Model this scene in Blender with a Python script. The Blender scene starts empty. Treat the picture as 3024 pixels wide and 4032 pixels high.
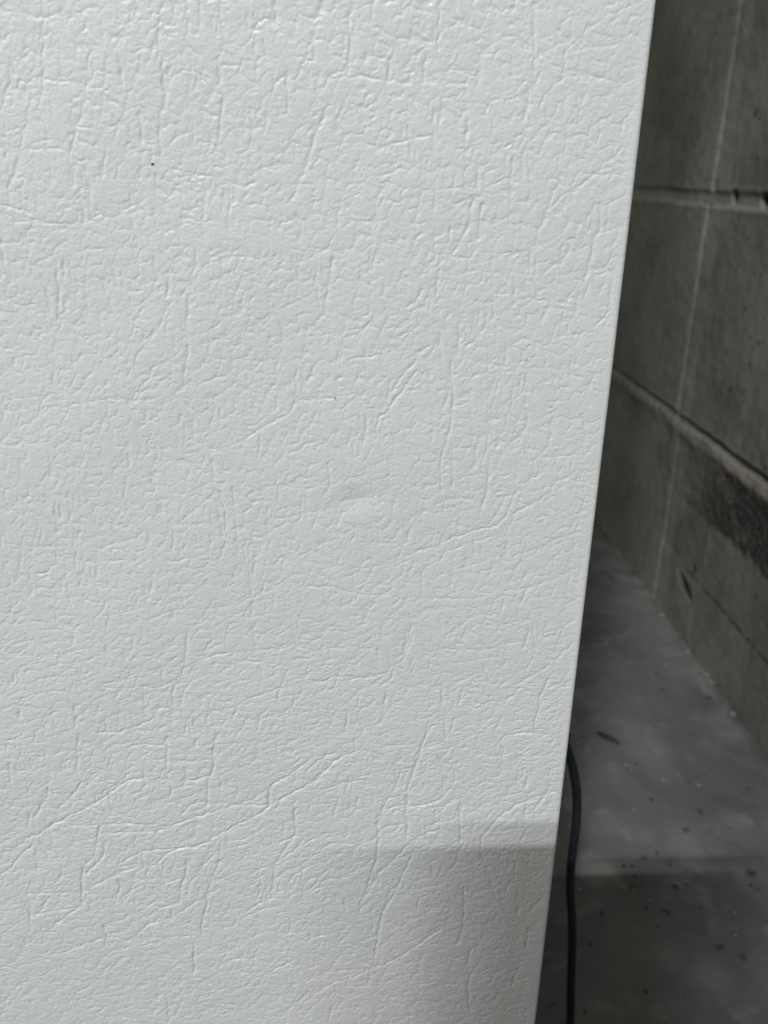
import bpy, math, random
import numpy as np
from mathutils import Matrix, Vector

C = bpy.context.scene
COL = C.collection
rng = np.random.default_rng(7)
random.seed(7)

# ------------------------------------------------------------------ camera
F = 3392.0                                  # focal length in pixels of the 3024x4032 photograph
vY = Vector((-166, 1356, -F)).normalized()  # direction of the wall's horizontals in camera axes
vZ = -Vector((-172, -8484, -F)).normalized()
vZ = (vZ - vY * vZ.dot(vY)).normalized()
vX = vY.cross(vZ)
RM = Matrix((vX, vY, vZ))                   # camera axes -> world
WALL_X = 0.45                               # wall behind the refrigerator
PANEL_Y = 0.30                              # side panel faces the camera


def ray(u, v):
    return RM @ Vector((u - 1512.0, 2016.0 - v, -F))


_d = ray(3024, 2980)
H = -_d.z / _d.x * WALL_X                   # camera height that puts the wall foot where it is seen


def on_x(u, v, x):
    d = ray(u, v); t = x / d.x
    return Vector((0, 0, H)) + d * t


def on_y(u, v, y):
    d = ray(u, v); t = y / d.y
    return Vector((0, 0, H)) + d * t


def on_floor(u, v, z=0.0):
    d = ray(u, v); t = (z - H) / d.z
    return Vector((0, 0, H)) + d * t


EDGE_X = on_y(2346, 2000, PANEL_Y).x        # rear edge of the side panel

cam = bpy.data.cameras.new("camera")
cam.sensor_fit = 'VERTICAL'; cam.sensor_height = 36.0; cam.sensor_width = 27.0
cam.lens = F / 4032 * 36.0
cam.clip_start = 0.01; cam.clip_end = 100
cam.dof.use_dof = True
cam.dof.focus_distance = 0.335
cam.dof.aperture_fstop = 13.0
co = bpy.data.objects.new("camera", cam)
co.matrix_world = Matrix.Translation((0, 0, H)) @ RM.to_4x4()
COL.objects.link(co); C.camera = co

# ------------------------------------------------------------------ light
w = bpy.data.worlds.new("World"); C.world = w; w.use_nodes = True
w.node_tree.nodes["Background"].inputs[0].default_value = (1.0, 0.98, 0.90, 1)
w.node_tree.nodes["Background"].inputs[1].default_value = 0.39


def area(name, loc, target, sx, sy, power, col):
    l = bpy.data.lights.new(name, 'AREA'); l.shape = 'RECTANGLE'
    l.size = sx; l.size_y = sy; l.energy = power; l.color = col
    o = bpy.data.objects.new(name, l); COL.objects.link(o)
    z = (Vector(loc) - Vector(target)).normalized()
    x = Vector((1, 0, 0)); x = (x - z * x.dot(z)).normalized(); y = z.cross(x)
    o.matrix_world = Matrix.Translation(loc) @ Matrix((x, y, z)).transposed().to_4x4()
    return o


SLOPE = 1.06
def ray_z(y): return H + 0.037 - SLOPE * y        # height of the shadow-edge plane at distance y
TUBE_Y = -2.0
area("tube_lamp", (-0.66, TUBE_Y, ray_z(TUBE_Y)), (0, .3, H - .2), 0.24, 0.009, 47.0, (0.965, 0.99, 1.0))
area("tube_lamp", (-0.80, TUBE_Y, ray_z(TUBE_Y) - 0.042), (0, .3, H - .2), 0.16, 0.009, 43.0, (0.965, 0.99, 1.0))
area("left_fill_light", (-1.6, -0.15, H + 1.0), (0, .3, H - .1), 0.8, 0.8, 12.0, (0.97, 0.99, 1.0))  # added soft fill from the left, brings out the upright creases
C.view_settings.view_transform = 'Standard'; C.view_settings.look = 'None'
C.view_settings.exposure = 0.01; C.view_settings.gamma = 1.0
C.view_settings.use_curve_mapping = False


# ------------------------------------------------------------------ helpers
def tag(o, label=None, cat=None, group=None, kind=None):
    if label: o['label'] = label
    if cat: o['category'] = cat
    if group: o['group'] = group
    if kind: o['kind'] = kind


def mesh_obj(name, verts, faces, mat, parent=None, smooth=False):
    me = bpy.data.meshes.new(name); me.from_pydata([tuple(v) for v in verts], [], faces); me.update()
    if smooth: me.polygons.foreach_set('use_smooth', [True] * len(me.polygons))
    me.materials.append(mat)
    o = bpy.data.objects.new(name, me); COL.objects.link(o)
    if parent: o.parent = parent
    return o


def grid_obj(name, P, mat, parent=None, attrs=None):
    """P: (ny, nx, 3) array of points -> one smooth quad mesh"""
    ny, nx = P.shape[:2]
    me = bpy.data.meshes.new(name)
    idx = np.arange(ny * nx, dtype=np.int32).reshape(ny, nx)
    q = np.stack([idx[:-1, :-1], idx[:-1, 1:], idx[1:, 1:], idx[1:, :-1]], -1).reshape(-1, 4)
    me.vertices.add(ny * nx); me.vertices.foreach_set('co', P.reshape(-1).astype(np.float32))
    me.loops.add(q.size); me.loops.foreach_set('vertex_index', q.reshape(-1))
    me.polygons.add(len(q)); me.polygons.foreach_set('loop_start', np.arange(0, q.size, 4, dtype=np.int32))
    me.polygons.foreach_set('loop_total', np.full(len(q), 4, dtype=np.int32))
    me.update(calc_edges=True)
    me.polygons.foreach_set('use_smooth', np.ones(len(q), dtype=bool))
    for k, a in (attrs or {}).items():
        at = me.attributes.new(k, 'FLOAT', 'POINT'); at.data.foreach_set('value', a.reshape(-1).astype(np.float32))
    me.materials.append(mat)
    o = bpy.data.objects.new(name, me); COL.objects.link(o)
    if parent: o.parent = parent
    return o


def box(name, lo, hi, mat, parent=None, bevel=0.0):
    import bmesh
    bm = bmesh.new(); bmesh.ops.create_cube(bm, size=1)
    for v in bm.verts:
        v.co = Vector([(lo[i] + hi[i]) / 2 + v.co[i] * (hi[i] - lo[i]) for i in range(3)])
    if bevel: bmesh.ops.bevel(bm, geom=bm.edges[:], offset=bevel, segments=3, affect='EDGES', profile=0.5)
    me = bpy.data.meshes.new(name); bm.to_mesh(me); bm.free(); me.materials.append(mat)
    o = bpy.data.objects.new(name, me); COL.objects.link(o)
    if parent: o.parent = parent
    return o


def perlin(X, Y, s, seed):
    """gradient noise, feature size s, range about -1..1"""
    r = np.random.default_rng(seed); n = 256
    ang = r.random((n, n)) * 2 * np.pi; gx, gy = np.cos(ang), np.sin(ang)
    x = X / s + 1000.3; y = Y / s + 1000.7
    xi = np.floor(x).astype(int); yi = np.floor(y).astype(int); fx = x - xi; fy = y - yi
    u = fx * fx * fx * (fx * (fx * 6 - 15) + 10); v = fy * fy * fy * (fy * (fy * 6 - 15) + 10)
    def g(ix, iy, dx, dy):
        return gx[iy % n, ix % n] * dx + gy[iy % n, ix % n] * dy
    a = g(xi, yi, fx, fy); b = g(xi + 1, yi, fx - 1, fy)
    c = g(xi, yi + 1, fx, fy - 1); d = g(xi + 1, yi + 1, fx - 1, fy - 1)
    return 1.5 * ((a * (1 - u) + b * u) * (1 - v) + (c * (1 - u) + d * u) * v)


def fbm(X, Y, s, seed, o=4):
    t = 0; a = 1; k = 0
    for i in range(o):
        t = t + a * perlin(X, Y, s / 2 ** i, seed + i); k += a; a *= .55
    return t / k


def voro_edge(X, Y, s, seed):
    """distance to the border of jittered cells, in cell units"""
    r = np.random.default_rng(seed); n = 256
    jx = r.random((n, n)); jy = r.random((n, n))
    x = X / s + 500; y = Y / s + 500
    xi = np.floor(x).astype(int); yi = np.floor(y).astype(int)
    d1 = np.full(x.shape, 9.); d2 = np.full(x.shape, 9.)
    for dy in (-1, 0, 1):
        for dx in (-1, 0, 1):
            cx = xi + dx; cy = yi + dy
            d = np.hypot(cx + jx[cy % n, cx % n] - x, cy + jy[cy % n, cx % n] - y)
            m = d < d1
            d2 = np.where(m, d1, np.minimum(d2, d)); d1 = np.where(m, d, d1)
    return d2 - d1


def sstep(a, b, x):
    t = np.clip((x - a) / (b - a), 0, 1); return t * t * (3 - 2 * t)


class NT:
    def __init__(s, name):
        s.m = bpy.data.materials.new(name); s.m.use_nodes = True
        s.t = s.m.node_tree; s.n = s.t.nodes; s.l = s.t.links
        s.b = s.n["Principled BSDF"]; s.co = s.n.new('ShaderNodeTexCoord').outputs['Object']
    def link(s, a, b): s.l.new(a, b)
    def noise(s, scale, detail=4, rough=.55, vec=None):
        n = s.n.new('ShaderNodeTexNoise'); n.inputs['Scale'].default_value = scale
        n.inputs['Detail'].default_value = detail; n.inputs['Roughness'].default_value = rough
        s.link(vec or s.co, n.inputs['Vector']); return n.outputs['Fac']
    def voro(s, scale, vec=None):
        n = s.n.new('ShaderNodeTexVoronoi'); n.inputs['Scale'].default_value = scale
        s.link(vec or s.co, n.inputs['Vector']); return n.outputs['Distance'], n.outputs['Color']
    def scaled(s, sc):
        n = s.n.new('ShaderNodeMapping'); n.inputs['Scale'].default_value = sc
        s.link(s.co, n.inputs['Vector']); return n.outputs['Vector']
    def ramp(s, fac, a, b, lo=0., hi=1.):
        n = s.n.new('ShaderNodeMapRange'); n.inputs[1].default_value = a; n.inputs[2].default_value = b
        n.inputs[3].default_value = lo; n.inputs[4].default_value = hi; s.link(fac, n.inputs[0]); return n.outputs[0]
    def mul(s, a, b, op='MULTIPLY'):
        n = s.n.new('ShaderNodeMath'); n.operation = op
        for i, q in enumerate((a, b)):
            if isinstance(q, (int, float)): n.inputs[i].default_value = q
            else: s.link(q, n.inputs[i])
        return n.outputs[0]
    def mix(s, fac, a, b):
        n = s.n.new('ShaderNodeMix'); n.data_type = 'RGBA'
        if isinstance(fac, (int, float)): n.inputs[0].default_value = fac
        else: s.link(fac, n.inputs[0])
        for i, q in ((6, a), (7, b)):
            if isinstance(q, tuple): n.inputs[i].default_value = (*q, 1)
            else: s.link(q, n.inputs[i])
        return n.outputs[2]
    def attr(s, name):
        n = s.n.new('ShaderNodeAttribute'); n.attribute_name = name; return n.outputs['Fac']
    def bump(s, h, dist, strength=1.0, prev=None):
        n = s.n.new('ShaderNodeBump'); n.inputs['Distance'].default_value = dist
        n.inputs['Strength'].default_value = strength; s.link(h, n.inputs['Height'])
        if prev: s.link(prev, n.inputs['Normal'])
        return n.outputs[0]
    def done(s, col, rough, normal=None, spec=.5):
        for k, q in (('Base Color', col), ('Roughness', rough)):
            if isinstance(q, tuple): s.b.inputs[k].default_value = (*q, 1)
            elif isinstance(q, (int, float)): s.b.inputs[k].default_value = q
            else: s.link(q, s.b.inputs[k])
        s.b.inputs['Specular IOR Level'].default_value = spec
        if normal: s.link(normal, s.b.inputs['Normal'])
        return s.m


# ------------------------------------------------------------------ materials
def mat_panel():
    t = NT('white_enamel')
    tint = t.mix(t.noise(9, 3), (.600, .624, .630), (.632, .641, .640))
    col = t.mix(t.ramp(t.noise(60, 4), .3, .7), tint, (.612, .632, .635))
    col = t.mix(t.ramp(t.noise(4, 4, .6, t.scaled((1.6, 1, 1))), .50, .75, 0, .35), col, (.625, .618, .590))   # faint yellowing
    col = t.mix(t.ramp(t.noise(13, 6, .7), .56, .80, 0, .5), col, (.560, .575, .565))                       # handling marks
    sep = t.n.new('ShaderNodeSeparateXYZ'); t.link(t.co, sep.inputs[0])
    n1 = t.noise(1100, 3, .6)
    n2 = t.noise(650, 2, .6)
    b = t.bump(n2, .00020, .8)
    b = t.bump(n1, .00009, .9, b)
    r = t.ramp(t.noise(500, 2), .3, .7, .36, .5)
    return t.done(col, r, b, .5)


def mat_floor():
    t = NT('polished_concrete')
    c = t.mix(t.ramp(t.noise(5, 6, .6), .35, .68), (.088, .091, .091), (.175, .176, .171))
    c = t.mix(t.ramp(t.noise(22, 5, .65), .56, .74), c, (.22, .22, .21))         # worn pale patches
    c = t.mix(t.ramp(t.noise(60, 6, .7), .5, .8, 0, .55), c, (.09, .092, .09))   # mottling
    d, colr = t.voro(75)
    pit = t.mul(t.ramp(d, .17, .11), t.ramp(t.noise(14, 2), .50, .58))           # air holes in clusters
    c = t.mix(t.mul(pit, .85), c, (.02, .02, .02))
    d2, _ = t.voro(70, t.scaled((1, 1.3, 1)))
    sp = t.mul(t.ramp(d2, .13, .07), t.ramp(t.noise(19, 2), .52, .60))
    c = t.mix(t.mul(sp, .8), c, (.45, .44, .40))                                 # lime specks
    a = t.attr('stain'); c = t.mix(a, c, (.38, .385, .37))
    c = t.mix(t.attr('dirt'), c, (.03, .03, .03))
    h = t.mul(t.noise(160, 5, .6), pit, 'SUBTRACT')
    b = t.bump(h, .0007, .55)
    b = t.bump(t.noise(14, 3), .004, .35, b)
    return t.done(c, t.ramp(t.noise(40, 4), .3, .7, .36, .52), b, .45)


def mat_wall():
    t = NT('grey_block_wall')
    c = t.mix(t.ramp(t.noise(7, 7, .68), .35, .68), (.145, .148, .134), (.285, .280, .250))
    c = t.mix(t.ramp(t.noise(45, 6, .7), .5, .8, 0, .6), c, (.085, .087, .080))
    v = t.scaled((1, 26, 2.2))
    c = t.mix(t.ramp(t.noise(1.8, 4, .6, v), .60, .80, 0, .30), c, (.24, .24, .22))     # vertical trowel streaks
    d, _ = t.voro(60)
    pit = t.mul(t.ramp(d, .16, .10), t.ramp(t.noise(11, 2), .46, .54))
    c = t.mix(t.mul(pit, .8), c, (.03, .03, .028))
    fine = t.ramp(t.noise(220, 5, .7), .38, .66)
    c = t.mix(t.mul(t.attr('pale'), t.ramp(t.noise(30, 5), .2, .6, .55, 1)), c, (.33, .325, .29))
    c = t.mix(t.mul(t.attr('tan'), t.ramp(t.noise(60, 5), .35, .6, .3, 1)), c, (.36, .29, .215))
    c = t.mix(t.mul(t.attr('smear'), .75), c, (.21, .20, .175))
    tar = t.mix(fine, (.022, .024, .026), (.095, .090, .080)); tar = t.mix(t.ramp(t.noise(38, 5, .7), .58, .68, 0, .8), tar, (.19, .165, .135))
    c = t.mix(t.attr('tar'), c, tar)
    c = t.mix(t.attr('hole'), c, (.012, .012, .012))
    b = t.bump(t.mul(t.noise(180, 6, .65), pit, 'SUBTRACT'), .0010, .6)
    return t.done(c, t.ramp(t.noise(30, 4), .3, .7, .42, .62), b, .4)


def mat_simple(name, col, rough, ns=80, amp=.15, bump=.0003):
    t = NT(name)
    lo = tuple(x * (1 - amp) for x in col); hi = tuple(min(1, x * (1 + amp)) for x in col)
    c = t.mix(t.ramp(t.noise(ns, 4), .3, .7), lo, hi)
    return t.done(c, rough, t.bump(t.noise(ns * 5, 3), bump, .5))


M_PANEL = mat_panel(); M_FLOOR = mat_floor(); M_WALL = mat_wall()
M_WHITE = mat_simple('white_sheet_metal', (.70, .71, .70), .4, 40, .03)
M_REAR = mat_simple('dark_rear_sheet', (.05, .052, .055), .5)
M_RUBBER = mat_simple('black_rubber', (.006, .010, .016), .6, 200, .3)
M_MORTAR = mat_simple('pale_mortar', (.21, .205, .19), .9, 300, .25, .001)
M_DARK = mat_simple('dark_chip', (.03, .03, .028), .8, 300, .3, .001)
M_WOOD = mat_simple('grey_board', (.20, .17, .13), .7, 60, .2)

# ------------------------------------------------------------------ floor
fx = np.concatenate([np.linspace(-6, 0, 30)[:-1], np.arange(0, WALL_X + .0201, .003)])
fy = np.concatenate([np.linspace(-6, .3, 40)[:-1], np.arange(.3, 1.5, .003), np.linspace(1.5, 6, 20)])
FX, FY = np.meshgrid(fx, fy)
FZ = 0.0012 * fbm(FX, FY, .12, 11) * sstep(-.3, 0.05, FX)


def blob(P, r, X=FX, Y=FY, sy=1.0, seed=3, warp=.5):
    n = 1 + warp * fbm(X, Y, r * .9, seed, 3)
    return sstep(1.25, .35, np.hypot(X - P.x, (Y - P.y) / sy) / (r * n))


stain = np.zeros_like(FX)
for (u, v, r, a, sy) in ((2350, 3430, .020, .42, 1), (2560, 2960, .028, .20, 2.2), (2700, 3340, .018, .16, 1.6),
                         (2900, 3235, .018, .18, 1), (2930, 3230, .010, .30, 1), (2800, 3850, .020, .22, 1),
                         (2790, 2690, .022, .30, 2), (2600, 2500, .05, .12, 2), (2520, 3700, .035, .10, 1)):
    stain = np.maximum(stain, a * blob(on_floor(u, v), r, sy=sy, seed=u))
stain = np.maximum(stain, .30 * sstep(.085, .0, WALL_X - FX) * sstep(-.5, .4, fbm(FX, FY, .05, 91)) * (FY < 1.3) * (FX < WALL_X + .001))
stain = np.maximum(stain, .22 * sstep(.15, .6, fbm(FX, FY, .03, 92)) * (FX > 0))
dirt = np.zeros_like(FX)
for (u, v, r) in ((2585, 2375, .006), (2625, 3590, .006), (2490, 3492, .005), (2660, 3495, .0045), (2605, 2715, .005),
                  (2760, 3195, .006), (2790, 2750, .007), (2840, 3730, .006), (2925, 3770, .006), (2980, 3505, .004),
                  (2700, 3270, .005), (2960, 3440, .007), (2590, 3355, .004), (2640, 3405, .005), (2535, 3375, .004)):
    dirt = np.maximum(dirt, .85 * blob(on_floor(u, v), r * .62, seed=u, warp=1.2))
# grime gathered in the corner where floor and wall meet
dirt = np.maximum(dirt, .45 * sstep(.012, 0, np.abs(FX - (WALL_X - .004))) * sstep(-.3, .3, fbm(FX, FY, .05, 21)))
o = grid_obj('floor', np.stack([FX, FY, FZ], -1), M_FLOOR, attrs={'stain': stain, 'dirt': dirt})
tag(o, kind='structure')

# ------------------------------------------------------------------ wall of grey blocks
z1 = on_x(2900, 790, WALL_X).z        # upper bed joint
z2 = on_x(2800, 1735, WALL_X).z       # lower bed joint, mortar squeezed out
zt = on_x(2880, 2140, WALL_X).z       # lower limit of the dark coating
zs = on_x(2900, 2470, WALL_X).z       # top of the rendered skirting
yj_up = on_x(2862, 400, WALL_X).y     # upright joint, top course
yj_lo = on_x(2745, 1130, WALL_X).y    # upright joint, second course
yj_bt = on_x(2630, 2020, WALL_X).y    # upright joint, bottom course
print('H %.3f EDGE_X %.3f z1 %.3f z2 %.3f zt %.3f zs %.3f yj %.3f %.3f %.3f' % (H, EDGE_X, z1, z2, zt, zs, yj_up, yj_lo, yj_bt))
wy = np.concatenate([np.linspace(-4, .35, 30)[:-1], np.arange(.35, 1.6, .0022), np.linspace(1.6, 5, 12)])
wz = np.concatenate([np.arange(-.004, H + .25, .0022), np.linspace(H + .26, 2.6, 14)])
WY, WZ = np.meshgrid(wy, wz)
wob = .0022 * fbm(WY, WZ, .08, 31) + .0016 * fbm(WY, WZ, .012, 32)
depth = np.zeros_like(WY); pale = np.zeros_like(WY)


def joint(d, w, deep):
    """d: distance from the joint's axis; recess with soft raised lips"""
    g = sstep(w * 1.15, w * .6, np.abs(d)) * deep
    lip = np.exp(-((np.abs(d) - w * 1.35) / (w * .3)) ** 2) * .0006
    return g - lip


zz = WZ + wob; yy = WY + wob * 1.5
j = joint(zz - z1, .0085, .0018); depth += j
pale = np.maximum(pale, .60 * sstep(.010, .003, np.abs(zz - z1 + .004)))
j2 = joint(zz - z2, .005, .003) - .004 * np.exp(-((zz - z2 + .013) / .009) ** 2) * sstep(-.6, .4, fbm(WY, WZ, .05, 41))
depth += j2
for (yj, a, b, wd) in ((yj_up, z1 + .008, 9, .012), (yj_lo, z2 + .004, z1 - .008, .012), (yj_bt, 0, z2 - .005, .010),
                       (yj_up - .42, z1, 9, .01), (yj_lo - .42, z2, z1, .01), (yj_up + .42, z1, 9, .01), (yj_lo + .42, z2, z1, .01)):
    m = ((WZ > a) & (WZ < b)).astype(float)
    depth += m * joint(yy - yj, wd * .45, .0030)
    pale = np.maximum(pale, m * .58 * np.exp(-((yy - yj - wd * .95) / (wd * .45)) ** 2))
    pale = np.maximum(pale, m * .45 * sstep(wd * 2.0, wd * .6, np.abs(yy - yj + wd * 2.0)))
brk = sstep(-.5, .35, fbm(WY, WZ, .035, 53)); pale = pale * (.45 + .55 * brk)
tan_ = sstep(.014, .005, np.abs(zz - z2 + .014)) * sstep(1.05, .80, WY) * .9
tan_ = np.maximum(tan_, .35 * sstep(.006, .002, np.abs(zz - z2 + .009)))
br = sstep(.2, .75, fbm(WY, WZ, .03, 43) + 1.0 - np.abs(WZ - (z2 - .045)) / .045) * sstep(.88, .76, WY) * .65
tan_ = np.maximum(tan_, br); depth += br * .004 * fbm(WY, WZ, .010, 57)
tar = sstep(zt - .004, zt + .004, zz + .006 * fbm(WY, WZ, .02, 44)) * sstep(z2 - .012, z2 - .024, zz) * sstep(1.12, .86, WY + .16 * fbm(WY, WZ, .05, 58)) * .97
dkline = sstep(.004, .001, np.abs(zz - z2 - .001)) * sstep(1.15, .9, WY) * .75
hole = np.zeros_like(WY)
for (u, v, ry, rz) in ((2890, 778, .007, .008), (3008, 790, .010, .008)):
    P = on_x(u, v, WALL_X)
    q = np.hypot((WY - P.y) / ry, (WZ - P.z) / rz) / (1 + .5 * fbm(WY, WZ, .006, u))
    h_ = sstep(1.1, .8, q); hole = np.maximum(hole, h_); depth += .010 * h_
P = on_x(2950, 800, WALL_X)
pale = np.maximum(pale, .95 * sstep(.0085, .003, np.abs(zz - z1 + .004)) * sstep(.052, .035, np.abs(WY - P.y)))
hole = np.maximum(hole, np.maximum(dkline, .5 * sstep(.004, .0015, np.abs(zz - z1 - .0065)) * sstep(.99, .9, WY)))
for (u, v, r) in ((2932, 1218, .0035), (2985, 1350, .0035), (2950, 1225 + 210, .003), (2877, 1532, .004), (2750, 545, .003),
                  (2974, 450, .005), (2735, 2240, .006), (2900, 1260, .002), (2954, 1330, .0025)):
    P = on_x(u, v, WALL_X)
    hole = np.maximum(hole, .7 * sstep(1.2, .6, np.hypot(WY - P.y, WZ - P.z) / r))
# rendered skirting at the wall foot: 4 mm proud, thin open line on top, dent with pale broken rim
proud = sstep(zs + .002, zs - .002, zz)
depth -= .0016 * proud * sstep(1.25, .9, WY)
hole = np.maximum(hole, .8 * sstep(.0028, .0008, np.abs(zz - zs - .001)) * sstep(-.5, .1, fbm(WY, WZ, .06, 46)) * sstep(1.02, .98, WY))
smear = .5 * sstep(0, .5, fbm(WY * 3, WZ, .05, 47)) * (WZ < z2 - .03)
smear = np.maximum(smear, .45 * proud * sstep(-.6, .6, fbm(WY, WZ, .04, 48)))
P = on_x(2700, 2310, WALL_X)
q = np.hypot((WY - P.y) / .026, (WZ - P.z - .25 * (WY - P.y)) / .009)
hole = np.maximum(hole, .9 * sstep(1.1, .7, q + .4 * fbm(WY, WZ, .008, 49))); depth += .005 * sstep(1.2, .6, q)
P2 = on_x(2690, 2268, WALL_X)
pale = np.maximum(pale, 1.0 * sstep(1.1, .5, np.hypot((WY - P2.y) / .030, (WZ - P2.z) / .010) + .5 * fbm(WY, WZ, .008, 50)))
for (u, v, hz, wd, a) in ((2786, 2170, .03, .003, .8), (2722, 2460, .03, .003, .6), (2735, 1450, .05, .0025, .75), (2688, 2000, .016, .003, .9),
                          (2715, 1500, .006, .005, .9), (2655, 1720, .05, .003, .45)):
    P = on_x(u, v, WALL_X)
    pale = np.maximum(pale, a * sstep(1.1, .5, np.hypot((yy - P.y) / (wd * 2.2), (WZ - P.z) / hz)))
rough = .0010 * fbm(WY, WZ, .02, 51) + tar * .0030 * fbm(WY, WZ, .009, 52)
WX = WALL_X + depth + rough
o = grid_obj('block_wall', np.stack([WX, WY, WZ], -1)[:, ::-1], M_WALL,
             attrs={k: v[:, ::-1] for k, v in dict(pale=pale, tan=tan_, tar=tar, hole=hole, smear=smear).items()})
tag(o, 'dull grey block wall with thick mortar joints behind the white appliance', 'wall')

o = box('added_rear_wall', (-6, 1.95, 0.0), (WALL_X - .001, 2.05, 2.6), M_WALL)  # unseen wall added to cut world light in the gap
tag(o, 'unseen rear wall added to keep light out of the gap behind the white appliance', 'wall')
# ------------------------------------------------------------------ refrigerator
fr = bpy.data.objects.new('refrigerator', None); COL.objects.link(fr)
fr.location = (EDGE_X - .32, PANEL_Y + .28, 0)
tag(fr, 'white refrigerator with leather-grained side panel standing close to the grey wall', 'refrigerator')
OFF = Vector(fr.location)


def to_fr(o):
    o.location = -OFF; return o


# --- embossed grain: height map of the pressed sheet, millimetres, x to the right, y up from camera height
ST = 0.26
gx0, gx1 = -235.0, EDGE_X * 1000 - 1.2
gy0, gy1 = -440.0, 140.0
nx = int((gx1 - gx0) / ST) + 1; ny = int((gy1 - gy0) / ST) + 1
ax = gx1 - ST * np.arange(nx)[::-1]; ay = gy0 + ST * np.arange(ny)
GX, GY = np.meshgrid(ax, ay)
G = np.zeros((ny, nx), np.float32)                  # groove depth, mm
SY = -GY / 300                                      # 0 near the top of view, 1.3 at its foot

wxx = GX + 1.3 * perlin(GX, GY, 5, 61) + .75 * perlin(GX, GY, 1.8, 62)
wyy = GY + 1.3 * perlin(GX, GY, 5, 63) + .75 * perlin(GX, GY, 1.8, 64)
low = sstep(-150, -250, GY + 25 * perlin(GX, GY, 60, 60))        # lower region: flatter, slanting cells
e1 = voro_edge(wxx / (1 + .9 * low), (wyy - .28 * low * wxx) * (1 + .2 * low), 5.2, 65)
e2 = voro_edge(wxx * .95, wyy * 1.45, 3.0, 66)
e3 = voro_edge(wxx * .8, wyy * 1.6, 1.7, 67)
m1 = sstep(-.45, .25, perlin(GX, GY, 7, 68)); m2 = sstep(-.35, .3, perlin(GX, GY, 6, 69)); m3 = sstep(-.2, .4, perlin(GX, GY, 9, 70))
G += .135 * sstep(.15, .01, e1) * m1 * (1 - .35 * low)
G += .075 * sstep(.20, .02, e2) * m2
G += .022 * sstep(.26, .04, e3) * m3


def carve(pts, wd, dp, jit=.25, taper=True, dmin=.08):
    """press a crease along a polyline (mm); the radius and depth waver along it"""
    pts = np.asarray(pts, float)
    seg = np.hypot(*np.diff(pts, axis=0).T); L = seg.sum()
    if L < .3: return
    n = max(3, int(L / (ST * .9))); s = np.linspace(0, L, n)
    cs = np.concatenate([[0], np.cumsum(seg)])
    px = np.interp(s, cs, pts[:, 0]); py = np.interp(s, cs, pts[:, 1])
    def smooth(k):
        a = rng.normal(size=max(2, int(L / k) + 2)); return np.interp(s, np.linspace(0, L, len(a)), a)
    px = px + jit * smooth(1.6) + .4 * jit * smooth(.6); py = py + jit * smooth(1.6) + .4 * jit * smooth(.6)
    dd = dp * np.clip(.78 + .38 * smooth(2.5), dmin, 1.3); ww = wd * np.clip(1 + .25 * smooth(2), .6, 1.6)
    if taper:
        dd = dd * np.minimum(1, np.minimum(s, L - s) / min(1.2, L * .3) + .1)
    R = int(wd * 2.6 / ST) + 1
    for i in range(n):
        cx = (px[i] - ax[0]) / ST; cy = (py[i] - gy0) / ST
        ix = int(cx); iy = int(cy)
        if ix - R < 0 or iy - R < 0 or ix + R + 1 >= nx or iy + R + 1 >= ny: continue
        yy_ = (np.arange(iy - R, iy + R + 1) - cy)[:, None] * ST; xx_ = (np.arange(ix - R, ix + R + 1) - cx)[None] * ST
        k = dd[i] * np.exp(-(xx_ ** 2 + yy_ ** 2) / (ww[i] ** 2))
        s_ = G[iy - R:iy + R + 1, ix - R:ix + R + 1]
        np.maximum(s_, k, out=s_)


def wander(x, y, ang, L, curl):
    p = [(x, y)]; a = ang; k = max(2, int(L / .8))
    for _ in range(k):
        a += random.gauss(0, curl); x += L / k * math.cos(a); y += L / k * math.sin(a); p.append((x, y))
    return p


R_ = math.radians
def branch(p, dp):
    """short side cracks leaving a crease"""
    for k in range(len(p) - 1):
        L = math.hypot(p[k + 1][0] - p[k][0], p[k + 1][1] - p[k][1])
        for _ in range(int(L / 3.2 + random.random())):
            f = random.random(); x = p[k][0] + f * (p[k + 1][0] - p[k][0]); y = p[k][1] + f * (p[k + 1][1] - p[k][1])
            a = math.atan2(p[k + 1][1] - p[k][1], p[k + 1][0] - p[k][0]) + random.choice((-1, 1)) * R_(random.uniform(45, 105))
            carve(wander(x, y, a, random.uniform(1.0, 3.6), .4), random.uniform(.26, .40), dp * random.uniform(.4, .8), .22)


for _ in range(6900):
    x = random.uniform(gx0 + 3, gx1 - 1.5); y = random.uniform(gy0 + 3, gy1 - 3)
    t_ = min(1, max(0, (-y - 90) / 170)); q = random.random()
    if q < .24 - .10 * t_:
        carve(wander(x, y, R_(random.gauss(-91, 10)), random.uniform(1.5, 6), .2), random.uniform(.34, .56), random.uniform(.06, .13), .26)
    elif q < .70:
        carve(wander(x, y, R_(random.gauss(4 + 12 * t_, 20)), random.uniform(1.0, 4.5), .45), random.uniform(.26, .38), random.uniform(.05, .12), .26)
    else:
        carve(wander(x, y, R_(random.gauss(46 - 18 * t_, 18)), random.uniform(1.2, 5.5), .35), random.uniform(.26, .42), random.uniform(.05, .12), .28)
for _ in range(1100):       # wrinkles fanning up to the right in the lower part
    x = random.uniform(gx0 + 3, gx1 - 3); y = random.uniform(gy0 + 3, -150)
    a = R_(random.gauss(30 + .12 * x, 13))
    carve(wander(x, y, a, random.uniform(4, 13), .16), random.uniform(.28, .40), random.uniform(.08, .16), .30, dmin=.3)
for _ in range(950):        # upright creases
    x = random.uniform(gx0 + 3, gx1 - 3); y = random.uniform(-330, gy1 - 2)
    carve(wander(x, y, R_(random.gauss(-91, 5)), random.uniform(4, 11), .10), random.uniform(.40, .58), random.uniform(.11, .19), .18, dmin=.4)
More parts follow.
